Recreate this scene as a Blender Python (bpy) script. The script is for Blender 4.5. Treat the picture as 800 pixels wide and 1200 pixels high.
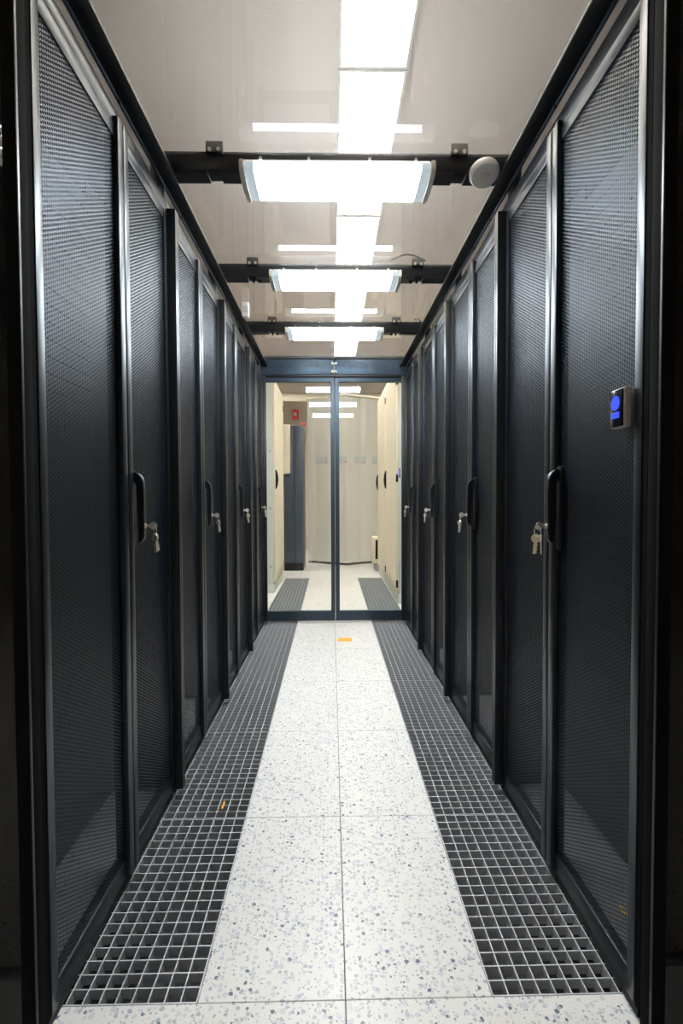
import bpy, bmesh, math, random
from mathutils import Vector, Matrix
random.seed(7)
for o in list(bpy.data.objects): bpy.data.objects.remove(o, do_unlink=True)
S = bpy.context.scene
COL = S.collection
PI = math.pi

# ------------------------------------------------------------------ camera, world, exposure
F_PX, H_CAM, PITCH, YAW, ROLL, X_CAM = 602.5, 1.0235, 0.0308, 0.0199, -0.0037, -0.0247
cam_d = bpy.data.cameras.new('camera')
cam_d.sensor_fit = 'VERTICAL'
cam_d.sensor_height = 36.0
cam_d.sensor_width = 24.0
cam_d.lens = F_PX / 1200.0 * 36.0
cam_d.clip_start = 0.02
cam = bpy.data.objects.new('camera', cam_d)
COL.objects.link(cam)
fwd = Vector((math.sin(YAW)*math.cos(PITCH), math.cos(YAW)*math.cos(PITCH), -math.sin(PITCH)))
rgt = Vector((math.cos(YAW), -math.sin(YAW), 0))
upv = rgt.cross(fwd)
r2 = rgt*math.cos(ROLL) + upv*math.sin(ROLL)
u2 = -rgt*math.sin(ROLL) + upv*math.cos(ROLL)
cam.matrix_world = Matrix(((r2.x, u2.x, -fwd.x, X_CAM), (r2.y, u2.y, -fwd.y, 0.0), (r2.z, u2.z, -fwd.z, H_CAM), (0, 0, 0, 1)))
S.camera = cam

W = bpy.data.worlds.new('world'); S.world = W
W.use_nodes = True
W.node_tree.nodes['Background'].inputs[0].default_value = (0.8, 0.85, 1.0, 1)
W.node_tree.nodes['Background'].inputs[1].default_value = 0.0

S.view_settings.view_transform = 'Standard'
S.view_settings.look = 'None'
S.view_settings.gamma = 1.0
S.view_settings.use_curve_mapping = False
S.view_settings.exposure = 0.25
S.cycles.max_bounces = 10
S.cycles.diffuse_bounces = 5
S.cycles.glossy_bounces = 5
S.cycles.transparent_max_bounces = 24
S.cycles.sample_clamp_indirect = 6.0

L_AISLE = 40.0      # radiance of the aisle luminaires
L_CEIL = 27.0       # radiance of the recessed ceiling fixtures

# ------------------------------------------------------------------ materials
def new_mat(name):
    m = bpy.data.materials.new(name); m.use_nodes = True
    nt = m.node_tree
    return m, nt, nt.nodes['Principled BSDF'], nt.nodes['Material Output']

def pbr(name, col, rough=0.5, metal=0.0, spec=0.5, noise=0.0, nscale=60, bump=0.0, coat=0.0, tint=(1, 1, 1)):
    m, nt, p, out = new_mat(name)
    p.inputs['Base Color'].default_value = (*col, 1)
    p.inputs['Roughness'].default_value = rough
    p.inputs['Metallic'].default_value = metal
    p.inputs['Specular IOR Level'].default_value = spec
    p.inputs['Coat Weight'].default_value = coat
    p.inputs['Specular Tint'].default_value = (*tint, 1)
    if noise or bump:
        tc = nt.nodes.new('ShaderNodeTexCoord')
        n = nt.nodes.new('ShaderNodeTexNoise'); n.inputs['Scale'].default_value = nscale; n.inputs['Detail'].default_value = 3
        nt.links.new(tc.outputs['Object'], n.inputs['Vector'])
        if noise:
            mx = nt.nodes.new('ShaderNodeMix'); mx.data_type = 'RGBA'
            mx.inputs[6].default_value = (*[c*(1-noise) for c in col], 1)
            mx.inputs[7].default_value = (*[min(1, c*(1+noise)) for c in col], 1)
            nt.links.new(n.outputs['Fac'], mx.inputs[0]); nt.links.new(mx.outputs[2], p.inputs['Base Color'])
        if bump:
            b = nt.nodes.new('ShaderNodeBump'); b.inputs['Strength'].default_value = bump; b.inputs['Distance'].default_value = 0.0008
            nt.links.new(n.outputs['Fac'], b.inputs['Height']); nt.links.new(b.outputs['Normal'], p.inputs['Normal'])
    return m

def emit(name, col, strength):
    m, nt, p, out = new_mat(name)
    p.inputs['Base Color'].default_value = (*[0.35*c for c in col], 1)
    p.inputs['Emission Color'].default_value = (*col, 1)
    p.inputs['Emission Strength'].default_value = strength
    return m

def glass(name, tint=(0.97, 0.98, 0.98), ior=1.5, rough=0.0, haze=0.0, haze_col=(0.8, 0.8, 0.78), refl=1.0):
    m, nt, p, out = new_mat(name)
    nt.nodes.remove(p)
    tr = nt.nodes.new('ShaderNodeBsdfTransparent'); tr.inputs[0].default_value = (*tint, 1)
    gl = nt.nodes.new('ShaderNodeBsdfGlossy'); gl.inputs['Roughness'].default_value = rough
    fr = nt.nodes.new('ShaderNodeFresnel'); fr.inputs['IOR'].default_value = ior
    mx = nt.nodes.new('ShaderNodeMixShader')
    base = tr
    if haze:
        df = nt.nodes.new('ShaderNodeBsdfDiffuse'); df.inputs[0].default_value = (*haze_col, 1)
        tl = nt.nodes.new('ShaderNodeBsdfTranslucent'); tl.inputs[0].default_value = (*haze_col, 1)
        md = nt.nodes.new('ShaderNodeMixShader'); md.inputs[0].default_value = 0.5
        nt.links.new(df.outputs[0], md.inputs[1]); nt.links.new(tl.outputs[0], md.inputs[2])
        mh = nt.nodes.new('ShaderNodeMixShader'); mh.inputs[0].default_value = haze
        nt.links.new(tr.outputs[0], mh.inputs[1]); nt.links.new(md.outputs[0], mh.inputs[2])
        base = mh
    mul = nt.nodes.new('ShaderNodeMath'); mul.operation = 'MULTIPLY'; mul.inputs[1].default_value = refl
    geo = nt.nodes.new('ShaderNodeNewGeometry')                 # the pane reflects at its outer face only
    front = nt.nodes.new('ShaderNodeMath'); front.operation = 'SUBTRACT'; front.inputs[0].default_value = 1.0
    both = nt.nodes.new('ShaderNodeMath'); both.operation = 'MULTIPLY'; both.use_clamp = True
    nt.links.new(geo.outputs['Backfacing'], front.inputs[1])
    nt.links.new(fr.outputs[0], mul.inputs[0]); nt.links.new(mul.outputs[0], both.inputs[0]); nt.links.new(front.outputs[0], both.inputs[1])
    nt.links.new(both.outputs[0], mx.inputs[0])
    nt.links.new(base.outputs[0], mx.inputs[1]); nt.links.new(gl.outputs[0], mx.inputs[2])
    nt.links.new(mx.outputs[0], out.inputs[0])
    return m

def math_node(nt, op, a, b=None):
    n = nt.nodes.new('ShaderNodeMath'); n.operation = op
    for i, v in enumerate((a, b)):
        if v is None: continue
        if isinstance(v, (int, float)): n.inputs[i].default_value = v
        else: nt.links.new(v, n.inputs[i])
    return n.outputs[0]

def perforated(name, col, pitch, radius, rough, spec, ax='X', holes_dark=None):
    """staggered round holes punched through a sheet (object coordinates: ax across, z up)"""
    m, nt, p, out = new_mat(name)
    tc = nt.nodes.new('ShaderNodeTexCoord'); sp = nt.nodes.new('ShaderNodeSeparateXYZ')
    nt.links.new(tc.outputs['Object'], sp.inputs[0])
    a = math_node(nt, 'DIVIDE', sp.outputs['Z'], pitch)
    b = math_node(nt, 'DIVIDE', sp.outputs[ax], pitch*0.866)
    row = math_node(nt, 'FLOOR', b)
    half = math_node(nt, 'MULTIPLY', math_node(nt, 'FLOORED_MODULO', row, 2.0), 0.5)
    u = math_node(nt, 'SUBTRACT', math_node(nt, 'FRACT', math_node(nt, 'ADD', a, half)), 0.5)
    v = math_node(nt, 'MULTIPLY', math_node(nt, 'SUBTRACT', math_node(nt, 'FRACT', b), 0.5), 0.866)
    d = math_node(nt, 'SQRT', math_node(nt, 'ADD', math_node(nt, 'MULTIPLY', u, u), math_node(nt, 'MULTIPLY', v, v)))
    hole = math_node(nt, 'LESS_THAN', d, radius)
    p.inputs['Base Color'].default_value = (*col, 1)
    p.inputs['Roughness'].default_value = rough
    p.inputs['Specular IOR Level'].default_value = spec
    p.inputs['Specular Tint'].default_value = (0.72, 0.85, 1.0, 1) if holes_dark is None else (1, 1, 1, 1)
    if holes_dark is None:
        bp = nt.nodes.new('ShaderNodeBump'); bp.inputs['Strength'].default_value = 0.9; bp.inputs['Distance'].default_value = 0.0015; bp.invert = True
        rim = math_node(nt, 'MAXIMUM', math_node(nt, 'SUBTRACT', 0.56, d), 0.0)      # rolled edges of the punched holes
        nt.links.new(rim, bp.inputs['Height']); nt.links.new(bp.outputs['Normal'], p.inputs['Normal'])
        tr = nt.nodes.new('ShaderNodeBsdfTransparent')
        mx = nt.nodes.new('ShaderNodeMixShader')
        nt.links.new(hole, mx.inputs[0]); nt.links.new(p.outputs[0], mx.inputs[1]); nt.links.new(tr.outputs[0], mx.inputs[2])
        nt.links.new(mx.outputs[0], out.inputs[0])
    else:
        mc = nt.nodes.new('ShaderNodeMix'); mc.data_type = 'RGBA'
        mc.inputs[6].default_value = (*col, 1); mc.inputs[7].default_value = (*holes_dark, 1)
        nt.links.new(hole, mc.inputs[0]); nt.links.new(mc.outputs[2], p.inputs['Base Color'])
    return m

def terrazzo(name):
    m, nt, p, out = new_mat(name)
    geo = nt.nodes.new('ShaderNodeNewGeometry')
    wn = nt.nodes.new('ShaderNodeTexNoise'); wn.inputs['Scale'].default_value = 160; wn.inputs['Detail'].default_value = 2
    nt.links.new(geo.outputs['Position'], wn.inputs['Vector'])
    add = nt.nodes.new('ShaderNodeVectorMath'); add.operation = 'MULTIPLY_ADD'
    add.inputs[1].default_value = (0.006, 0.006, 0.0)
    nt.links.new(wn.outputs['Color'], add.inputs[0]); nt.links.new(geo.outputs['Position'], add.inputs[2])
    def layer(scale, thr_size, frac, seed):
        mp = nt.nodes.new('ShaderNodeMapping'); mp.inputs['Location'].default_value = (seed, seed*1.7, 0); mp.inputs['Scale'].default_value = (1, 1, 0)
        nt.links.new(add.outputs[0], mp.inputs[0])
        vo = nt.nodes.new('ShaderNodeTexVoronoi'); vo.inputs['Scale'].default_value = scale; vo.voronoi_dimensions = '2D'
        nt.links.new(mp.outputs[0], vo.inputs['Vector'])
        sc = nt.nodes.new('ShaderNodeSeparateColor'); nt.links.new(vo.outputs['Color'], sc.inputs[0])
        keep = math_node(nt, 'LESS_THAN', sc.outputs[0], frac)
        size = math_node(nt, 'MULTIPLY', math_node(nt, 'ADD', sc.outputs[1], 0.35), thr_size)
        near = math_node(nt, 'LESS_THAN', vo.outputs['Distance'], size)
        return math_node(nt, 'MULTIPLY', keep, near), sc.outputs[2]
    base = nt.nodes.new('ShaderNodeTexNoise'); base.inputs['Scale'].default_value = 9; base.inputs['Detail'].default_value = 4
    nt.links.new(geo.outputs['Position'], base.inputs['Vector'])
    c0 = nt.nodes.new('ShaderNodeMix'); c0.data_type = 'RGBA'
    c0.inputs[6].default_value = (0.72, 0.70, 0.67, 1); c0.inputs[7].default_value = (0.79, 0.775, 0.75, 1)
    nt.links.new(base.outputs['Fac'], c0.inputs[0])
    prev = c0.outputs[2]
    for scale, sz, frac, seed, col in ((82, 0.42, 0.38, 3.1, (0.60, 0.60, 0.63)), (92, 0.35, 0.19, 11.3, (0.42, 0.445, 0.49)), (78, 0.30, 0.085, 23.9, (0.14, 0.17, 0.225)), (190, 0.34, 0.14, 31.7, (0.36, 0.39, 0.45))):
        msk, rnd = layer(scale, sz, frac, seed)
        mx = nt.nodes.new('ShaderNodeMix'); mx.data_type = 'RGBA'
        mx.inputs[7].default_value = (*col, 1)
        nt.links.new(msk, mx.inputs[0]); nt.links.new(prev, mx.inputs[6]); prev = mx.outputs[2]
    nt.links.new(prev, p.inputs['Base Color'])
    p.inputs['Roughness'].default_value = 0.32
    p.inputs['Specular IOR Level'].default_value = 0.35
    return m

def ceiling_mat(name):
    """painted ceiling tiles with thin 0.6 m grid joints"""
    m, nt, p, out = new_mat(name)
    geo = nt.nodes.new('ShaderNodeNewGeometry'); sp = nt.nodes.new('ShaderNodeSeparateXYZ')
    nt.links.new(geo.outputs['Position'], sp.inputs[0])
    def line(sock):
        f = math_node(nt, 'FRACT', math_node(nt, 'DIVIDE', sock, 0.6))
        return math_node(nt, 'LESS_THAN', f, 0.02)
    ln = math_node(nt, 'MULTIPLY', math_node(nt, 'MAXIMUM', line(sp.outputs['X']), line(sp.outputs['Y'])), math_node(nt, 'GREATER_THAN', sp.outputs['Y'], 7.4))
    mx = nt.nodes.new('ShaderNodeMix'); mx.data_type = 'RGBA'
    mx.inputs[6].default_value = (0.76, 0.69, 0.65, 1); mx.inputs[7].default_value = (0.62, 0.57, 0.52, 1)
    nt.links.new(ln, mx.inputs[0]); nt.links.new(mx.outputs[2], p.inputs['Base Color'])
    p.inputs['Roughness'].default_value = 0.9
    return m

M = {}
M['black'] = pbr('black_powder_coat', (0.006, 0.007, 0.009), 0.38, 0, 0.45, bump=0.06, nscale=900)
M['satin'] = pbr('satin_door_frame', (0.006, 0.0075, 0.010), 0.36, 0, 0.62, bump=0.05, nscale=900, tint=(0.80, 0.90, 1.0))
M['rubber'] = pbr('black_rubber_seal', (0.004, 0.004, 0.004), 0.95, 0, 0.08)
M['matte'] = pbr('matte_black', (0.005, 0.005, 0.006), 0.55, 0, 0.3)
M['inner'] = pbr('rack_interior_black', (0.006, 0.006, 0.007), 0.55, 0, 0.3)
M['blank'] = pbr('blanking_panel_black', (0.006, 0.007, 0.008), 0.5, 0, 0.3)
M['base'] = pbr('rack_base_grey', (0.35, 0.36, 0.38), 0.45, 0.2, 0.5, noise=0.2, nscale=30)
M['frame_blue'] = pbr('anodised_dark_frame', (0.026, 0.038, 0.054), 0.40, 0.3, 0.8, tint=(0.7, 0.87, 1.0))
M['header'] = pbr('lamp_lit_header_steel', (0.055, 0.085, 0.125), 0.42, 0.3, 0.8, tint=(0.7, 0.87, 1.0))  # frame steel made bluer and lighter for the luminaire's glow on the header
M['mesh'] = perforated('perforated_black_steel', (0.010, 0.0135, 0.020), 0.0092, 0.435, 0.40, 0.62)
M['galv'] = pbr('galvanised_grating', (0.58, 0.60, 0.63), 0.40, 0.45, 0.5, noise=0.12, nscale=50)
M['plenum'] = pbr('plenum_dark_grey', (0.06, 0.055, 0.05), 0.9)
M['floor'] = terrazzo('speckled_terrazzo')
M['ceil'] = ceiling_mat('ceiling_tiles')
M['wall'] = pbr('cream_wall', (0.62, 0.56, 0.48), 0.8, noise=0.04, nscale=6)
M['white'] = pbr('white_plastic', (0.78, 0.77, 0.74), 0.4)
M['offwhite'] = pbr('ivory_plastic', (0.70, 0.66, 0.56), 0.45)
M['cream'] = pbr('cream_steel', (0.86, 0.79, 0.65), 0.4, 0, 0.4, noise=0.03, nscale=8)
M['cream_mesh'] = perforated('cream_perforated_steel', (0.86, 0.79, 0.65), 0.02, 0.30, 0.45, 0.4, ax='Y', holes_dark=(0.70, 0.62, 0.48))
M['pale'] = pbr('pale_green_grey_steel', (0.74, 0.76, 0.69), 0.45, 0, 0.4)
M['navy'] = pbr('dark_blue_steel', (0.040, 0.055, 0.085), 0.4, 0, 0.5)
M['glass'] = glass('clear_glass', (0.97, 0.985, 0.975))
M['roof'] = glass('clear_roof_panel', (0.95, 0.945, 0.935), 1.5, 0.0, haze=0.06, haze_col=(0.7, 0.68, 0.66), refl=1.3)
M['fascia'] = glass('clear_fascia', (0.93, 0.93, 0.93), 1.5, 0.02, haze=0.10, haze_col=(0.7, 0.67, 0.65), refl=1.3)
M['darkglass'] = glass('door_glass', (0.90, 0.92, 0.90), 1.5)
M['curtain'] = glass('clear_plastic_curtain', (0.92, 0.94, 0.94), 1.45, 0.10, haze=0.55, haze_col=(0.90, 0.89, 0.85), refl=1.0)
M['lamp'] = emit('lit_diffuser', (0.86, 0.945, 1.0), L_AISLE)
M['lamp_end'] = emit('dim_diffuser_end', (0.78, 0.91, 1.0), 0.42)
M['ceil_lamp'] = emit('ceiling_tube_light', (1.0, 0.95, 0.87), L_CEIL)
M['louver'] = pbr('white_louver', (0.85, 0.84, 0.82), 0.35, 0, 0.5)
M['chrome'] = pbr('nickel_key', (0.80, 0.76, 0.68), 0.3, 0.6)
M['brass'] = pbr('brass_key', (0.80, 0.70, 0.50), 0.35, 0.5)
M['screen'] = pbr('reader_glass', (0.012, 0.012, 0.022), 0.12, 0, 0.6)
M['blue'] = emit('blue_led', (0.008, 0.05, 1.0), 0.95)
M['violet'] = emit('violet_led', (0.20, 0.02, 1.0), 1.5)
M['reader'] = pbr('reader_body_grey', (0.42, 0.38, 0.36), 0.45)
M['orange'] = pbr('orange_label', (0.85, 0.38, 0.03), 0.5)
M['yellow'] = pbr('yellow_cable', (0.80, 0.50, 0.02), 0.5)
M['red'] = pbr('red_plastic', (0.55, 0.05, 0.04), 0.5)
M['green'] = emit('green_led', (0.02, 0.8, 0.06), 0.9)
M['ink_blue'] = pbr('pale_blue_print', (0.12, 0.30, 0.42), 0.6)
M['ink_mauve'] = pbr('mauve_print', (0.22, 0.12, 0.22), 0.6)

# ------------------------------------------------------------------ mesh helpers
def box(bm, x0, x1, y0, y1, z0, z1, bev=0.0, seg=2):
    vs = [bm.verts.new(c) for c in ((x0,y0,z0),(x1,y0,z0),(x1,y1,z0),(x0,y1,z0),(x0,y0,z1),(x1,y0,z1),(x1,y1,z1),(x0,y1,z1))]
    fs = [bm.faces.new([vs[i] for i in f]) for f in ((3,2,1,0),(4,5,6,7),(0,1,5,4),(1,2,6,5),(2,3,7,6),(3,0,4,7))]
    if bev:
        es = list({e for f in fs for e in f.edges})
        bmesh.ops.bevel(bm, geom=es, offset=bev, segments=seg, affect='EDGES', profile=0.5)

def cyl(bm, c0, c1, r0, r1=None, n=16, caps=True):
    r1 = r0 if r1 is None else r1
    c0, c1 = Vector(c0), Vector(c1); d = (c1-c0).normalized()
    t = Vector((0,0,1)) if abs(d.z) < .9 else Vector((1,0,0))
    a = d.cross(t).normalized(); b = d.cross(a)
    A = [bm.verts.new(c0+(a*math.cos(2*PI*i/n)+b*math.sin(2*PI*i/n))*r0) for i in range(n)]
    B = [bm.verts.new(c1+(a*math.cos(2*PI*i/n)+b*math.sin(2*PI*i/n))*r1) for i in range(n)]
    for i in range(n): bm.faces.new((A[i], A[(i+1)%n], B[(i+1)%n], B[i]))
    if caps: bm.faces.new(A[::-1]); bm.faces.new(B)

def tube(bm, pts, r, n=8):
    pts = [Vector(p) for p in pts]; rings = []
    for i, p in enumerate(pts):
        d = (pts[min(i+1, len(pts)-1)]-pts[max(i-1, 0)]).normalized()
        t = Vector((0,0,1)) if abs(d.z) < .9 else Vector((1,0,0))
        a = d.cross(t).normalized(); b = d.cross(a)
        rings.append([bm.verts.new(p+(a*math.cos(2*PI*k/n)+b*math.sin(2*PI*k/n))*r) for k in range(n)])
    for i in range(len(pts)-1):
        for k in range(n):
            bm.faces.new((rings[i][k], rings[i][(k+1)%n], rings[i+1][(k+1)%n], rings[i+1][k]))
    bm.faces.new(rings[0][::-1]); bm.faces.new(rings[-1])

def prism(bm, poly, axis, a0, a1):
    """extrude a closed 2-D polygon along axis ('x','y','z'); poly coords are the two other axes in order"""
    def P(u, v, w):
        return {'x': (w, u, v), 'y': (u, w, v), 'z': (u, v, w)}[axis]
    A = [bm.verts.new(P(u, v, a0)) for u, v in poly]; B = [bm.verts.new(P(u, v, a1)) for u, v in poly]
    n = len(poly)
    for i in range(n): bm.faces.new((A[i], A[(i+1)%n], B[(i+1)%n], B[i]))
    bm.faces.new(A[::-1]); bm.faces.new(B)

def lathe(bm, prof, n=24, M4=None):
    rings = []
    for r, z in prof:
        if r < 1e-6: rings.append([bm.verts.new((0, 0, z))])
        else: rings.append([bm.verts.new((r*math.cos(2*PI*k/n), r*math.sin(2*PI*k/n), z)) for k in range(n)])
    for A, B in zip(rings, rings[1:]):
        for k in range(n):
            a0, a1 = A[k % len(A)], A[(k+1) % len(A)]; b0, b1 = B[k % len(B)], B[(k+1) % len(B)]
            f = [a0]
            for v in (a1, b1, b0):
                if v not in f: f.append(v)
            if len(f) > 2: bm.faces.new(f)

def mesh_from(bm, name, smooth=False):
    bmesh.ops.recalc_face_normals(bm, faces=bm.faces)
    me = bpy.data.meshes.new(name); bm.to_mesh(me); bm.free()
    if smooth:
        me.shade_smooth()
        try: me.set_sharp_from_angle(angle=math.radians(40))
        except Exception: pass
    return me

def obj(name, bm, mat, parent=None, smooth=False, loc=None):
    me = bm if isinstance(bm, bpy.types.Mesh) else mesh_from(bm, name, smooth)
    if mat is not None and not me.materials: me.materials.append(M[mat])
    o = bpy.data.objects.new(name, me); COL.objects.link(o)
    if parent: o.parent = parent
    if loc: o.location = loc
    return o

def bmn(): return bmesh.new()
def one(name, mat, parent, *b, bev=0.0, smooth=False):
    bm = bmn(); box(bm, *b, bev=bev); return obj(name, bm, mat, parent, smooth)

def thing(name, label=None, cat=None, loc=(0,0,0), rz=0.0, group=None):
    o = bpy.data.objects.new(name, None); COL.objects.link(o); o.empty_display_size = 0.1
    o.location = loc; o.rotation_euler = (0, 0, rz)
    tag(o, label, cat, group); return o
def tag(o, label=None, cat=None, group=None, kind=None):
    if label: o['label'] = label
    if cat: o['category'] = cat
    if group: o['group'] = group
    if kind: o['kind'] = kind
    return o
def copy_tree(o, parent=None):
    c = o.copy(); COL.objects.link(c); c.parent = parent
    for ch in list(o.children): copy_tree(ch, c)
    return c

# ------------------------------------------------------------------ room shell
RX, RY0, RY1, RZ = 3.3, -3.2, 9.9, 3.0
ROW0 = 1.014                      # first joint of the aisle tiles
AX = 0.6                          # half width of the raised-floor strip with gratings
def struct(name, bm, mat, label=None, cat=None):
    o = obj(name, bm, mat); tag(o, label, cat, kind='structure'); return o

GR_END = ROW0 + 9*0.6            # gratings stop here, beyond the glass doors
bm = bmn()
T = 0.035
# solid floor left and right of the strip, in front of it and beyond it
box(bm, -RX, -AX-0.001, RY0, RY1, -T, 0); box(bm, AX+0.001, RX, RY0, RY1, -T, 0)
box(bm, -AX, AX, RY0, ROW0-1.201, -T, 0); box(bm, -AX, AX, GR_END+1.2, RY1, -T, 0)
floor = struct('floor', bm, 'floor', 'white terrazzo raised floor with blue grey chips', 'floor')
bm = bmn(); box(bm, -AX-0.01, AX+0.01, ROW0-0.2, GR_END+0.2, -0.42, -0.40)
box(bm, -AX-0.03, -AX-0.002, ROW0-0.2, GR_END+.2, -0.42, -T); box(bm, AX+0.002, AX+0.03, ROW0-.2, GR_END+.2, -0.42, -T)
obj('plenum', bm, 'plenum', floor)
# tiles (bevelled so the joints are recessed)
def tile_mesh(w, d):
    b = bmn(); box(b, -w/2+.0008, w/2-.0008, -d/2+.0008, d/2-.0008, -T, 0, bev=0.0009, seg=1); me = mesh_from(b, 'floor_tile'); me.materials.append(M['floor']); return me
half_t, full_t = tile_mesh(0.3, 0.6), tile_mesh(0.6, 0.6)
for k in range(9):
    for x in (-.15, .15): obj('floor_tile', half_t, None, floor, loc=(x, ROW0+.3+.6*k, random.uniform(-.0004, .0004)))
for y in (ROW0-.3, ROW0-.9, GR_END+.3, GR_END+.9):
    for x in (-.3, .3): obj('floor_tile', full_t, None, floor, loc=(x, y, 0))
# gratings 0.3 x 0.6, 9 x 18 cells of bearing bars
bm = bmn(); th = 0.0013; gd = 0.030
for i in range(10):
    x = -.148 + .296*i/9; box(bm, x-th, x+th, -.298, .298, -gd, -.001)
for j in range(19):
    y = -.297 + .594*j/18; box(bm, -.149, .149, y-th, y+th, -gd*0.75, -.0014)
grate_me = mesh_from(bm, 'grating'); grate_me.materials.append(M['galv'])
for k in range(9):
    for x in (-.45, .45): obj('grating', grate_me, None, floor, loc=(x, ROW0+.3+.6*k, 0))

bm = bmn(); box(bm, -RX, RX, RY0, RY1, RZ, RZ+.05); struct('ceiling', bm, 'ceil', 'pale suspended ceiling of square tiles above the aisle roof', 'ceiling')
bm = bmn(); box(bm, -RX-.1, -RX, RY0, RY1, -T, RZ); struct('wall_left', bm, 'wall', 'cream side wall hidden behind the left racks', 'wall')
bm = bmn(); box(bm, RX, RX+.1, RY0, RY1, -T, RZ); struct('wall_right', bm, 'wall', 'cream side wall hidden behind the right racks', 'wall')
bm = bmn(); box(bm, -RX, RX, RY1, RY1+.1, -T, RZ); struct('wall_back', bm, 'wall', 'grey beige end wall seen through the glass doors', 'wall')
bm = bmn(); box(bm, -RX, RX, RY0-.1, RY0, -T, RZ); struct('wall_front', bm, 'wall', 'cream wall behind the viewer', 'wall')

# ------------------------------------------------------------------ ceiling fixtures (row above the clear roof)
def ceiling_fixture(name, label, x0, x1, y0, y1):
    t = thing(name, label, 'ceiling light', ((x0+x1)/2, (y0+y1)/2, RZ), group='ceiling lights')
    w, d = (x1-x0)/2, (y1-y0)/2-.004
    bm = bmn()
    box(bm, -w, -w+.012, -d, d, -.075, -.002); box(bm, w-.012, w, -d, d, -.075, -.002)
    box(bm, -w+.012, w-.012, -d, -d+.012, -.075, -.002); box(bm, -w+.012, w-.012, d-.012, d, -.075, -.002)
    obj('housing', bm, 'white', t)
    one('light_panel', 'ceil_lamp', t, -w+.012, w-.012, -d+.012, d-.012, -.012, -.004)
    bm = bmn()
    for xx in (-.05, .05): box(bm, xx-.0015, xx+.0015, -d+.013, d-.013, -.070, -.030)
    n = 14
    for i in range(1, n):
        y = -d + 2*d*i/n; box(bm, -w+.013, w-.013, y-.0015, y+.0015, -.070, -.030)
    obj('louver', bm, 'louver', t)
    return t
CL = ['nearest louvred ceiling light above the clear roof, cut by the top edge', 'second louvred ceiling light of the row above the clear roof', 'middle louvred ceiling light of the row above the clear roof', 'fourth louvred ceiling light of the row, seen above the third luminaire', 'farthest louvred ceiling light of the row, seen above the door header']
for k in range(5):
    ceiling_fixture('ceiling_light', CL[k], .015, .325, 1.15+1.2*k, 2.35+1.2*k)
for sx, nm in ((-1, 'left'), (1, 'right')):
    for k, y in enumerate((1.6, 4.0, 6.4)):
        ceiling_fixture('ceiling_light', f'{("nearest", "middle", "farthest")[k]} unseen ceiling light added for bounce behind the {nm} racks', sx*2.35-.155, sx*2.35+.155, y, y+1.2)  # rows added out of view to lift the light bounced onto the ceiling

ceiling_fixture('ceiling_light', 'ceiling light behind the viewer, reflected in the left entrance glass', -2.0, -1.69, -1.3, -.1)
for sx, nm in ((-1, 'left'), (1, 'right')):
    ceiling_fixture('ceiling_light', f'unseen ceiling light added to brighten the far room on the {nm}, hidden by the door header', sx*.75-.155, sx*.75+.155, 7.45, 8.65)  # pair added out of sight to brighten the room beyond the doors

# ------------------------------------------------------------------ server racks
RW, HW = 0.78, 0.39
FACE = 0.567                      # |x| of the perforated sheets
RACK0 = 0.965
ZT = 2.003
def door_leaf(root, s):
    """s=-1 left leaf, +1 right leaf (seen from the front); handle sits on the right leaf"""
    bm = bmn()
    xi, xo, mi, mo = .002, .3725, .033, .348
    def bx(a, b, *r, bev=.0007): box(bm, min(s*a, s*b), max(s*a, s*b), *r, bev=bev)
    bx(mo, xo, -.006, .022, .032, 1.958)                     # hinge stile
    bx(mi-.006, mo, -.004, .020, 1.924, 1.958)               # top rail
    bx(mi-.006, mo, -.004, .020, .032, .080)                 # bottom rail
    leaf = obj('door_leaf', bm, 'satin', root, True)
    bm = bmn()
    bx(xi, mi, -.015, .022, .030, 1.976, bev=.004)
    obj('closing_stile', bm, 'satin', leaf, True)
    one('perforated_sheet', 'mesh', leaf, min(s*mi, s*mo), max(s*mi, s*mo), .0, .0012, .076, 1.928)
    return leaf
def make_handle(leaf):
    x = .046
    bm = bmn(); box(bm, x-.014, x+.014, -.010, .002, .885, 1.098, bev=.004)
    obj('handle_plate', bm, 'matte', leaf, True)
    # curved swing lever: profile in (y,z) extruded across x
    prof_out = [(-.010, 1.090), (-.022, 1.088), (-.033, 1.078), (-.038, 1.060), (-.038, .915), (-.034, .905), (-.026, .900)]
    prof_in = [(-.022, .905), (-.022, 1.055), (-.010, 1.066)]
    bm = bmn(); prism(bm, prof_out+prof_in, 'x', x-.010, x+.010)
    bmesh.ops.bevel(bm, geom=[e for e in bm.edges], offset=.002, segments=2, affect='EDGES')
    for i in range(22):
        z = 1.04-.0058*i
        if z > .93: box(bm, x-.0085, x+.0085, -.0395, -.037, z, z+.003)
    obj('handle_lever', bm, 'satin', leaf, True)
    bm = bmn(); cyl(bm, (x, -.036, .945), (x, -.0405, .945), .007, n=16); cyl(bm, (x, -.0405, .945), (x, -.0425, .945), .0045, n=12)
    obj('lock_cylinder', bm, 'chrome', leaf, True)
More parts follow.
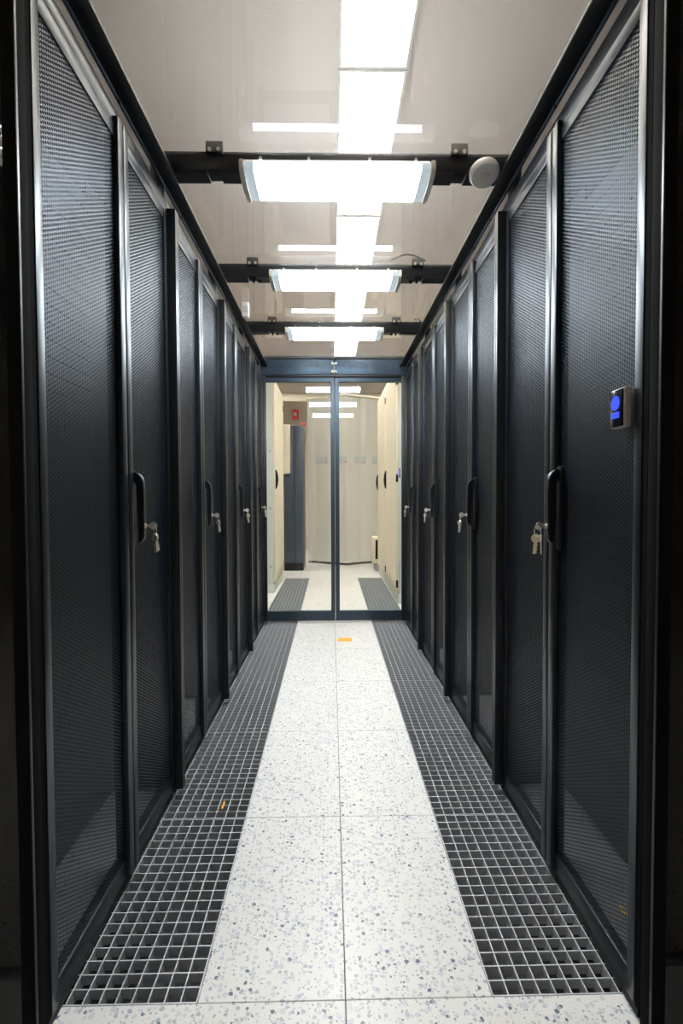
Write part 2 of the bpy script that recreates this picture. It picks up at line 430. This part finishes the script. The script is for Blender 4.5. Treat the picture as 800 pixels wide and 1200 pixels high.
def make_rack():
    root = thing('server_rack')
    bm = bmn()
    box(bm, -HW+.001, -HW+.018, .030, 1.05, .0, ZT-.003); box(bm, HW-.018, HW-.001, .030, 1.05, .0, ZT-.003)
    box(bm, -HW+.018, HW-.018, 1.03, 1.05, .0, ZT-.003); box(bm, -HW+.018, HW-.018, .030, 1.03, ZT-.02, ZT-.003)
    box(bm, -HW+.018, HW-.018, .030, .05, .0, .034)
    obj('cabinet_body', bm, 'inner', root)
    one('base_panel', 'base', root, -HW+.018, HW-.018, .05, 1.03, .004, .034)
    for s in (-1, 1):
        bm = bmn(); box(bm, min(s*(HW-.0005), s*(HW-.0165)), max(s*(HW-.0005), s*(HW-.0165)), -.034, .030, .028, 1.970, bev=.002)
        obj('corner_post', bm, 'black', root, True)
    bm = bmn(); box(bm, -HW+.0005, HW-.0005, -.002, .030, 1.961, ZT, bev=.002)
    obj('header_panel', bm, 'satin', root, True)
    one('plinth', 'matte', root, -HW+.017, HW-.017, .002, .030, .003, .030)
    # mounting frame and blanking panels behind the doors
    bm = bmn()
    for s in (-1, 1):
        box(bm, min(s*.245, s*.372), max(s*.245, s*.372), .195, .20, .036, ZT-.021)
    obj('mounting_frame', bm, 'inner', root)
    bmp = bmn(); box(bmp, -.244, .244, .186, .190, -.0217, .0217, bev=.0008, seg=1)
    pm = mesh_from(bmp, 'blanking_panel'); pm.materials.append(M['blank'])
    for i in range(42): obj('blanking_panel', pm, None, root, loc=(0, 0, .075+.0445*i))
    l = door_leaf(root, -1); r = door_leaf(root, 1); make_handle(r)
    return root
proto = make_rack()
ORD = ['nearest', 'second', 'third', 'farthest']
racks = {}
first = True
for side, sgn, rz in (('left', -1, PI/2), ('right', 1, -PI/2)):
    for k in range(4):
        o = proto if first else copy_tree(proto); first = False
        o.location = (sgn*FACE, RACK0+RW*(k+.5), 0); o.rotation_euler = (0, 0, rz)
        extra = {('left', 0): 'at the entrance', ('right', 0): 'beside the blue card reader', ('left', 3): 'beside the glass doors', ('right', 3): 'beside the glass doors'}.get((side, k), 'between alike racks')
        tag(o, f'{ORD[k]} black perforated-door server rack in the {side} row, {extra}', 'server rack', f'server racks in the {side} row')
        racks[side, k] = o
# the end racks have a flush post where the entrance frame meets them
bm = bmn(); box(bm, HW-.0165, HW-.0005, -.004, .030, .028, 1.970, bev=.001); flush_r = mesh_from(bm, 'corner_post'); flush_r.materials.append(M['rubber'])
bm = bmn(); box(bm, -HW+.0005, -HW+.0165, -.004, .030, .028, 1.970, bev=.001); flush_l = mesh_from(bm, 'corner_post'); flush_l.materials.append(M['rubber'])
for side, me in (('left', flush_l), ('right', flush_r)):
    for ch in racks[side, 0].children:
        if ch.name.startswith('corner_post'):
            cx = sum(v.co.x for v in ch.data.vertices)
            if (cx < 0) == (side == 'left'): ch.data = me
    # their near leaf is a little wider than the others
    sg = -1 if side == 'left' else 1
    def widen(o):
        if o.type == 'MESH' and not o.name.startswith('blanking') and any(v.co.x*sg > .32 for v in o.data.vertices):
            o.data = o.data.copy()
            for v in o.data.vertices:
                if v.co.x*sg > .32: v.co.x += sg*.020
        for c in o.children: widen(c)
    widen(racks[side, 0])

# keys hanging from the handles
def keys(side, k, loc, yaw):
    t = thing('key_bunch', f'small bunch of metal keys hanging from the handle of the {ORD[k]} {side} rack', 'keys', loc, yaw, 'keys in the rack locks')
    def ring(z, y, r):
        return [(r*math.sin(a), y, z+r*math.cos(a)) for a in [2*PI*i/18 for i in range(19)]]
    bm = bmn()
    box(bm, -.001, .001, -.010, .002, -.004, .004, bev=.0004, seg=1)                     # key in the lock
    cyl(bm, (-.001, -.017, 0), (.001, -.017, 0), .0105, n=18)
    obj('key', bm, 'chrome', t, True)
    bm = bmn(); tube(bm, ring(-.014, -.022, .014), .0013, 6); obj('key_ring', bm, 'chrome', t, True)
    for j, (dx, tilt, mat, ry) in enumerate(((-.005, .10, 'brass', .9), (.007, -.30, 'chrome', -.5))):
        bm = bmn()
        cyl(bm, (0, -.0012, -.010), (0, .0012, -.010), .0115, n=20)
        box(bm, -.0042, .0042, -.001, .001, -.050, -.019)
        for q in range(4): box(bm, .0042, .0056+.001*(q % 2), -.001, .001, -.047+.006*q, -.044+.006*q)
        o = obj('key', bm, mat, t, True); o.location = (dx, -.022+.004*j, -.022); o.rotation_euler = (0, tilt, ry)
    return t
for side, sgn, rz in (('left', -1, PI/2), ('right', 1, -PI/2)):
    for k in range(4):
        lx, ly = .046, -.0425          # rack-local position of the lock
        cx, cy = sgn*FACE, RACK0+RW*(k+.5)
        wx = cx + (lx*math.cos(rz)-ly*math.sin(rz)); wy = cy + (lx*math.sin(rz)+ly*math.cos(rz))
        keys(side, k, (wx, wy, .945), rz+random.uniform(-.3, .3))

# yellow patch cables just behind the perforated doors
def cable(label, pts, r, mat='yellow', cat='cable', group=None, name='patch_cable'):
    bm = bmn(); tube(bm, pts, r, 8); return tag(obj(name, bm, mat, None, True), label, cat, group)
cable('yellow patch cable loop behind the bottom of the nearest right rack door', [(FACE+.05+.02*math.sin(a), 1.065+.035*math.cos(a), .185+.055*math.sin(a)) for a in [PI*.35+i*PI*1.25/14 for i in range(15)]], .0028)
cable('yellow patch cable end behind the top of the nearest left rack door', [(-FACE-.05, 1.05+.01*i, 1.80+.004*math.sin(i*1.1)) for i in range(5)], .0028)

# ------------------------------------------------------------------ containment: rails, posts, fascia, beams, roof panels
YS, YE = 0.97, 4.12                # start and end of the containment roof
ZP = 2.113                        # underside of the clear roof panels
BEAMS = [1.71, 2.50, 3.30]
for sgn, nm in ((-1, 'left'), (1, 'right')):
    t = thing('roof_rail', f'long black rail carrying the clear roof along the {nm} racks', 'rail', (sgn*.566, YS, 2.05))
    def rb(name, a, b, y0, y1, z0, z1, mat='black', bev=.0015):
        bm = bmn(); box(bm, min(sgn*a, sgn*b), max(sgn*a, sgn*b), y0, y1, z0, z1, bev=bev); return obj(name, bm, mat, t, True)
    rb('flange', -.044, .0, 0, YE-YS, 0, .010)
    rb('web', -.0, .008, 0, YE-YS, -.006, .082, 'frame_blue')
    for y in (.40, .95, 1.17, 1.75, 1.95, 2.60):
        bm = bmn(); cyl(bm, (sgn*.002, y, .004), (sgn*.002, y, -.010), .004, n=10); obj('screw', bm, 'matte', t)
    ys = [YS] + [RACK0+RW*k for k in (1, 2, 3)] + [YE]
    for i, y in enumerate(ys):
        if i in (0, 4): continue
        bm = bmn()
        box(bm, min(sgn*.578, sgn*.606), max(sgn*.578, sgn*.606), y-.034, y-.002, ZT+.001, 2.118, bev=.002)
        box(bm, min(sgn*.582, sgn*.606), max(sgn*.582, sgn*.606), y+.0, y+.030, ZT+.001, 2.118, bev=.002)
        p = obj('support_post', bm, 'satin', None, True)
        tag(p, f'short dark support post above the {nm} racks at the {("first", "second", "third")[i-1]} cross beam', 'post', 'support posts above the racks')
    for i in range(4):
        y0, y1 = ys[i]+(.034 if i else 0), ys[i+1]-.038
        bm = bmn(); box(bm, min(sgn*.588, sgn*.592), max(sgn*.588, sgn*.592), y0, y1, ZT+.001, 2.124)
        tag(obj('fascia_panel', bm, 'fascia'), f'narrow clear fascia panel above the {ORD[i]} {nm} server rack', 'panel', 'clear fascia panels')

BL = ['nearest', 'middle', 'farthest']
for k, y in enumerate(BEAMS):
    t = thing('cross_beam', f'{BL[k]} black cross beam under the clear roof', 'beam', (0, y, 2.06), group='black cross beams')
    bm = bmn()
    box(bm, -.572, .572, -.030, .030, .004, .063, bev=.002)
    obj('beam_body', bm, 'black', t, True)
    bm = bmn()
    for a, b in ((-.545, -.415), (-.375, .375), (.415, .545)): box(bm, a, b, -.029, .029, -.004, .006, bev=.001, seg=1)
    obj('lower_lip', bm, 'black', t)
    for x in (-.39, .39):
        bm = bmn(); box(bm, x-.027, x+.027, -.042, -.018, .052, .088, bev=.002)
        c = obj('panel_clip', bm, 'matte', t, True)
        for dx in (-.014, .014):
            bm = bmn(); cyl(bm, (x+dx, -.040, .060), (x+dx, -.048, .060), .006, n=12); obj('clip_bolt', bm, 'chrome', c, True)
    if k > 0:
        for x in (-.39, -.36, .36, .39):
            bm = bmn(); cyl(bm, (x, 0, .0), (x, 0, -.014), .006, n=10); obj('bolt', bm, 'matte', t, True)
PB = [YS]+BEAMS+[YE]
PN = ['nearest clear roof panel above the entrance end of the aisle', 'second clear roof panel between the nearest and middle beams', 'third clear roof panel between the middle and farthest beams', 'farthest clear roof panel in front of the door header']
for k in range(4):
    bm = bmn()
    y0, y1 = PB[k]+(.031 if k else .003), PB[k+1]-(.031 if k < 3 else .003)
    r = .035; pts = []
    for cx, cy, a0 in ((.5655-r, y1-r, 0), (-.5655+r, y1-r, 90), (-.5655+r, y0+r, 180), (.5655-r, y0+r, 270)):
        for i in range(7):
            a = math.radians(a0+15*i); pts.append((cx+r*math.cos(a), cy+r*math.sin(a)))
    prism(bm, pts, 'z', ZP, ZP+.005)
    tag(obj('roof_panel', bm, 'roof'), PN[k], 'roof panel', 'clear roof panels')

# aisle luminaires
def luminaire(k, y):
    t = thing('luminaire', f'{BL[k]} bright linear luminaire hung under the {BL[k]} cross beam', 'light', (0, y, 2.056), group='linear luminaires under the beams')
    def prof(w, d, top, n=12):
        pts = [(-w*.97, top)]
        for i in range(n+1):
            a = PI*i/n; pts.append((-w*math.cos(a)*(0.93+.07*abs(math.cos(a))), -.004-d*math.sin(a)**.55))
        pts.append((w*.97, top)); return pts
    yo = .022
    sh = lambda P: [(a+yo, b) for a, b in P]
    bm = bmn(); prism(bm, [(-.086+yo, .0102), (-.054+yo, .0102), (-.054+yo, .020), (-.080+yo, .020)], 'x', -.290, .290)
    obj('housing', bm, 'white', t)
    bm = bmn(); prism(bm, sh(prof(.090, .018, .010)), 'x', -.262, .262); obj('diffuser', bm, 'lamp', t, True)
    for s in (-1, 1):
        bm = bmn(); prism(bm, sh(prof(.090, .018, .010)), 'x', min(s*.2622, s*.292), max(s*.2622, s*.292)); obj('diffuser_end', bm, 'lamp_end', t, True)
        bm = bmn(); prism(bm, sh(prof(.096, .026, .016)), 'x', min(s*.292, s*.307), max(s*.292, s*.307))
        bmesh.ops.bevel(bm, geom=[e for e in bm.edges], offset=.0025, segments=2, affect='EDGES')
        obj('end_cap', bm, 'offwhite', t, True)
    for x in (-.24, -.09, .10, .245):
        bm = bmn(); box(bm, x-.004, x+.004, -.070, -.060, .012, .022); obj('spring_clip', bm, 'chrome', t)
for k, y in enumerate((1.703, 2.480, 3.290)): luminaire(k, y)

# motion / smoke detector on the first beam
t = thing('detector', 'round white ceiling detector fixed to the right end of the nearest beam', 'detector', (.465, 1.66, 2.058))
bm = bmn(); lathe(bm, [(0, 0), (.040, 0), (.046, -.004), (.047, -.016), (.040, -.028), (.020, -.031), (0, -.031)], 32); d0 = obj('detector_body', bm, 'white', t, True)
bm = bmn(); lathe(bm, [(.015, -.030), (.014, -.036), (.009, -.040), (0, -.041)], 20); obj('lens', bm, 'offwhite', t, True)
t.rotation_euler = (math.radians(-24), 0, 0)
# small white device on the left rail at the last beam
t = thing('sensor_box', 'small white vented sensor box on the left rail before the farthest beam', 'sensor', (-.5015, 2.94, 2.080))
one('sensor_case', 'white', t, -.019, .019, -.020, .020, -.048, .032, bev=.004, smooth=True)
for i in range(4): one('vent_slot', 'reader', t, -.014, .014, -.0206, -.0198, -.026+.010*i, -.022+.010*i)
# loose black cables
cable('thin black cable arching over the middle beam on the right', [(.26+.028*i, 2.475, 2.137+.03*math.sin(PI*i/6)+.004) for i in range(7)], .0035, 'matte', 'cable', name='power_cable')
cable('thin black cable curling from the farthest beam on the right rail', [(.50+.014*i, 3.26, 2.128+.012*math.sin(i*.9)-.002*i*i*.6) for i in range(7)], .003, 'matte', 'cable', name='power_cable')
cable('thin black wire drooping beside the white sensor box', [(-.40-.016*i, 3.24, 2.06-.010*i+.002*i*i*.4) for i in range(8)], .0016, 'matte', 'cable', name='power_cable')

# card readers
def reader(label, x, y, z, w, h, d, led):
    t = thing('card_reader', label, 'card reader', (x, y, z))
    bm = bmn(); box(bm, .004, d, -w/2, w/2, -h/2, h/2, bev=.003); obj('reader_case', bm, 'reader', t, True)
    bm = bmn(); box(bm, 0, .0045, -w/2+.003, w/2-.003, -h/2+.003, h/2-.003, bev=.001); f = obj('reader_face', bm, 'screen', t, True)
    s = h/.078
    bm = bmn(); cyl(bm, (-.0006, 0, .010*s), (.001, 0, .010*s), .0145*s, n=24); obj('light_disc', bm, led, f)
    bm = bmn(); box(bm, -.0006, .001, -.014*s, .014*s, -.020*s, -.008*s, bev=.0004, seg=1); obj('light_bar', bm, led, f)
    return t
reader('grey card reader with a round blue light on the nearest right rack', .5417, 1.0185, 1.196, .049, .078, .0185, 'blue')
reader('small pale card reader with a violet light beside the far glass doors', .5140, 4.066, 1.205, .040, .080, .0185, 'violet')

# ------------------------------------------------------------------ far glass doors
DY = 4.15
tr = thing('trim_1', 'dark metal header and jambs around the far glass doors', 'door frame', (0, DY, 0)); tr['kind'] = 'structure'
for s in (-1, 1):
    one('jamb', 'black', tr, min(s*.592, s*.63), max(s*.592, s*.63), -.035, .06, .0, 2.13, bev=.002)
    bm = bmn(); box(bm, min(s*.003, s*.588)+.004, max(s*.003, s*.588)+.004, -.030, -.005, 1.992, 2.112, bev=.003)
    h = obj('header_panel', bm, 'header', tr, True)
    for x in ((.13, .42)):
        bm = bmn(); cyl(bm, (s*x, -.030, 2.055), (s*x, -.034, 2.055), .006, n=12); obj('screw', bm, 'matte', h, True)
one('top_rail', 'black', tr, -.60, .60, -.036, .05, 2.113, 2.135, bev=.002)
one('door_track', 'black', tr, -.60, .60, -.02, .05, 1.976, 1.991, bev=.001)
bm = bmn(); cyl(bm, (.004, -.040, 2.010), (.004, -.040, 2.078), .004, n=10); lt = obj('latch_rod', bm, 'white', tr, True)
for z in (2.012, 2.076):
    for dx in (-.010, .018):
        bm = bmn(); cyl(bm, (dx, -.030, z), (dx, -.046, z), .010, n=14); obj('latch_knob', bm, 'white', lt, True)
def far_door(name, label, x0, x1):
    t = thing(name, label, 'door', (0, DY, 0)); t['kind'] = 'structure'
    st = .033
    for a, b in ((x0, x0+st), (x1-st, x1)): one('stile', 'frame_blue', t, a, b, 0, .034, .012, 1.974, bev=.002)
    one('door_rail', 'frame_blue', t, x0+st, x1-st, 0, .034, 1.938, 1.974, bev=.002)
    one('door_rail', 'frame_blue', t, x0+st, x1-st, 0, .034, .012, .092, bev=.002)
    one('glass_pane', 'glass', t, x0+st-.004, x1-st+.004, .014, .020, .088, 1.942)
far_door('door_1', 'left leaf of the far glass double door in a dark frame', -.590, .0055)
far_door('door_2', 'right leaf of the far glass double door in a dark frame', .0085, .592)

# ------------------------------------------------------------------ entrance frame and slid-open glass leaves
EY = 0.955
for i, (s, nm) in enumerate(((-1, 'left'), (1, 'right'))):
    t = thing(f'trim_{i+2}', f'black upright post at the {nm} side of the aisle entrance', 'post', (s*.576, EY-.030, 0)); t['kind'] = 'structure'
    bm = bmn(); box(bm, min(s*-.016, s*.060), max(s*-.016, s*.060), -.020, .016, .0, 2.13, bev=.002); obj('post_body', bm, 'rubber', t, True)
    x0, x1 = s*.604, s*1.26
    t = thing(f'door_{i+3}', f'slid open glass door leaf with dark frame at the {nm} edge', 'door', (0, EY-.087, 0)); t['kind'] = 'structure'
    def bx(nme, mat, a, b, *r, bev=.002):
        bm = bmn(); box(bm, min(s*a, s*b), max(s*a, s*b), *r, bev=bev); return obj(nme, bm, mat, t, True)
    bx('stile', 'rubber', .537, .560, 0, .034, .012, 2.10); bx('highlight_strip', 'black', .5355, .5372, .001, .006, .012, 2.10, bev=0); bx('stile', 'black', 1.175, 1.20, 0, .034, .012, 2.10)  # thin strip on the inner edge is added to draw the highlight line
    bx('door_rail', 'black', .560, 1.175, 0, .034, .012, .195); bx('door_rail', 'black', .560, 1.175, 0, .034, 2.03, 2.10)
    bx('glass_pane', 'darkglass', .556, 1.18, .014, .020, .19, 2.035, bev=0)

# ------------------------------------------------------------------ floor scraps
t = thing('floor_label', 'orange and white adhesive label on the floor before the far doors', 'label', (.07, 3.635, .0005))
one('orange_part', 'orange', t, -.052, .048, -.045, .045, 0, .0008); one('white_part', 'white', t, .049, .098, -.045, .045, 0, .0008)
bm = bmn(); box(bm, -.389, -.383, 1.66, 1.70, -.001, .003, bev=.001); tag(obj('cable_tie', bm, 'orange'), 'tiny orange scrap lying on the left grating', 'scrap')

# ------------------------------------------------------------------ the room beyond the doors
def cream_cabinet(label, sx, y0, y1, fx, h, grp, near_panel=True, handle_near=False):
    """sx=-1 left, +1 right; front face at |x|=fx looking to the aisle"""
    t = thing('storage_cabinet', label, 'cabinet', (sx*fx, y0, 0), group=grp)
    def bx(nme, mat, a, b, *r, bev=.003, par=None):
        bm = bmn(); box(bm, min(sx*a, sx*b), max(sx*a, sx*b), *r, bev=bev); return obj(nme, bm, mat, par or t, True)
    L = y1-y0
    bx('cabinet_body', 'pale', .022, .80, 0, L-.002, .10, h)
    bx('plinth', 'pale', .012, .78, .012, L-.014, 0, .099)
    d = bx('cabinet_door', 'cream', .0, .0215, .012, L-.012, .115, h-.012)
    bx('perforated_panel', 'cream_mesh', -.002, .0, .075, L-.075, .19, h-.09, bev=0, par=d)
    bm = bmn(); prism(bm, [(-.030*sx*0, 1.10), (-.012, 1.11), (-.024, 1.15), (-.030, 1.20), (-.024, 1.26), (-.012, 1.30), (0, 1.31)], 'y', *((.055, .085) if handle_near else (L-.085, L-.055)))
    if sx < 0: bmesh.ops.scale(bm, vec=(-1, 1, 1), verts=bm.verts)
    obj('door_handle', bm, 'matte', d, True)
    for z in (.19, 1.19, 2.10):
        bx('hinge', 'matte', -.006, .012, *((L-.040, L-.002) if handle_near else (.002, .040)), z-.035, z+.035, par=d)
    if near_panel:
        bx('side_panel', 'pale', .075, .70, -.010, -.0005, .20, h-.08)
        for z in (.28, .9, 1.5):
            bm = bmn(); cyl(bm, (sx*.05, 0, z), (sx*.05, -.006, z), .007, n=10); obj('screw', bm, 'matte', t)
    return t
cream_cabinet('tall cream cabinet with pale end panel beyond the left glass door', -1, 5.42, 6.42, .615, 2.27, 'cream cabinets beyond the doors', True, True)
cream_cabinet('nearer tall cream cabinet with pale end panel beyond the right glass door', 1, 4.82, 5.82, .592, 2.28, 'cream cabinets beyond the doors')
far_cab = cream_cabinet('farther tall cream cabinet beyond the right glass door', 1, 5.825, 6.82, .592, 2.28, 'cream cabinets beyond the doors', False)
# dark blue cabinet
t = thing('metal_cabinet', 'tall dark blue metal cabinet standing beyond the left glass door', 'cabinet', (-.545, 7.06, 0))
one('cabinet_body', 'navy', t, -.135, .135, .012, .60, .0, 1.99, bev=.004, smooth=True)
one('cabinet_door', 'navy', t, -.131, .0, 0, .012, .12, 1.98, bev=.002, smooth=True)
one('cabinet_door', 'navy', t, .002, .131, 0, .012, .12, 1.98, bev=.002, smooth=True)
one('plinth', 'matte', t, -.13, .13, .004, .012, .0, .10)
t = thing('wall_box', 'cream electrical box in front of the dark blue cabinet', 'box', (-.655, 6.95, 1.33))
one('box_case', 'cream', t, -.065, .075, 0, .10, 0, .66, bev=.004, smooth=True); one('box_lid', 'cream', t, -.06, .07, -.008, 0, .24, .65, bev=.002, smooth=True)
one('box_label', 'white', t, -.05, -.02, -.004, 0, .14, .18)
# fire call box and alarm on the end wall
t = thing('call_box', 'red fire alarm box on the wall beyond the left glass door', 'alarm', (-.70, 9.86, 2.58))
one('alarm_case', 'red', t, -.06, .06, -.05, .04, -.09, .09, bev=.008, smooth=True); one('alarm_plate', 'white', t, -.03, .03, -.053, -.05, -.03, .03)
bm = bmn(); box(bm, -.025, .025, -.02, .02, -.02, .02, bev=.004); o = tag(obj('red_tag', bm, 'red', None, True), 'small red tag above the dark blue cabinet', 'tag'); o.location = (-.400, 7.10, 2.012)
# ceiling trunking with scalloped upper edge
t = thing('cable_trunking', 'cream perforated trunking running under the ceiling beyond the doors', 'trunking', (0, 8.9, 2.66))
for x in (-1.0, 0.45, 1.0): one('hanger', 'cream', t, x-.006, x+.006, .03, .042, .10, .34)
one('trunking_body', 'cream', t, -1.2, 1.2, 0, .08, 0, .10, bev=.004)
for i in range(40):
    bm = bmn(); cyl(bm, (-1.17+.06*i, -.001, .10), (-1.17+.06*i, .012, .10), .022, n=12); obj('trunking_tooth', bm, 'cream', t)
# clear plastic curtain
def cur_y(x): return 7.36+.62*abs(x-.18)+.010*math.sin(x*21)+.005*math.sin(x*47+1)
t = thing('plastic_curtain', 'clear plastic curtain with mirrored pale lettering hanging beyond the doors', 'curtain', (0, 0, 0))
bm = bmn(); N = 150
top, bot, top2, bot2 = [], [], [], []
for i in range(N+1):
    x = -.375+1.125*i/N; y = cur_y(x); zb = .045+.03*math.sin(x*3+.8)
    bot.append(bm.verts.new((x, y, zb))); top.append(bm.verts.new((x, y, 2.46)))
    bot2.append(bm.verts.new((x, y+.003, zb))); top2.append(bm.verts.new((x, y+.003, 2.46)))
for i in range(N):
    bm.faces.new((bot[i], bot[i+1], top[i+1], top[i]))
    bm.faces.new((bot2[i+1], bot2[i], top2[i], top2[i+1]))
obj('curtain_sheet', bm, 'curtain', t, True)
bm = bmn(); tube(bm, [(-.38, cur_y(-.38)+.02, 2.47), (.18, 7.36, 2.47), (.78, cur_y(.75)+.02, 2.47)], .014, 10); obj('curtain_rail', bm, 'offwhite', t, True)
bm = bmn()
for i in range(60):
    x = -.37+.95*i/60; y = cur_y(x); box(bm, x, x+.02, y-.006, y-.001, .03, .062)
obj('weighted_hem', bm, 'plenum', t)
def lettering(txt, x, z, mat, size):
    cu = bpy.data.curves.new('lettering', 'FONT'); cu.body = txt; cu.size = size; cu.align_x = 'CENTER'; cu.extrude = .0005
    o = bpy.data.objects.new('lettering', cu); COL.objects.link(o)
    bpy.context.view_layer.update()
    dg = bpy.context.evaluated_depsgraph_get()
    me = bpy.data.meshes.new_from_object(o.evaluated_get(dg))
    bpy.data.objects.remove(o, do_unlink=True)
    # stand it up, mirrored as seen from behind
    for v in me.vertices:
        a, b, c = v.co; v.co = (-a, c, b)
    me.flip_normals()
    me.materials.clear(); me.materials.append(M[mat])
    o = bpy.data.objects.new('lettering', me); COL.objects.link(o); o.parent = t
    o.location = (x, min(cur_y(x-.08), cur_y(x), cur_y(x+.08))-.03, z)
    return o
for x in (-.16, .12, .39, .66):
    lettering('KOLD', x, 1.548, 'ink_blue', .062); lettering('BLOX', x, 1.496, 'ink_mauve', .062)
# slanted bin beside the right cabinets
t = thing('storage_bin', 'small cream slanted bin with dark opening by the right cabinets', 'bin', (.60, 7.05, 0))
bm = bmn(); prism(bm, [(-.10, .12), (-.02, .10), (.20, .10), (.20, .46), (-.16, .46)], 'x', -.06, .30); obj('bin_body', bm, 'cream', t)
bm = bmn(); prism(bm, [(-.152, .43), (-.112, .17), (-.118, .17), (-.158, .43)], 'x', -.03, .27); obj('bin_opening', bm, 'inner', t)
one('bin_base', 'base', t, -.03, .28, -.05, .18, 0, .10)
one('status_light', 'green', far_cab, .004, .024, .995, 1.003, 1.07, 1.13, bev=.003)
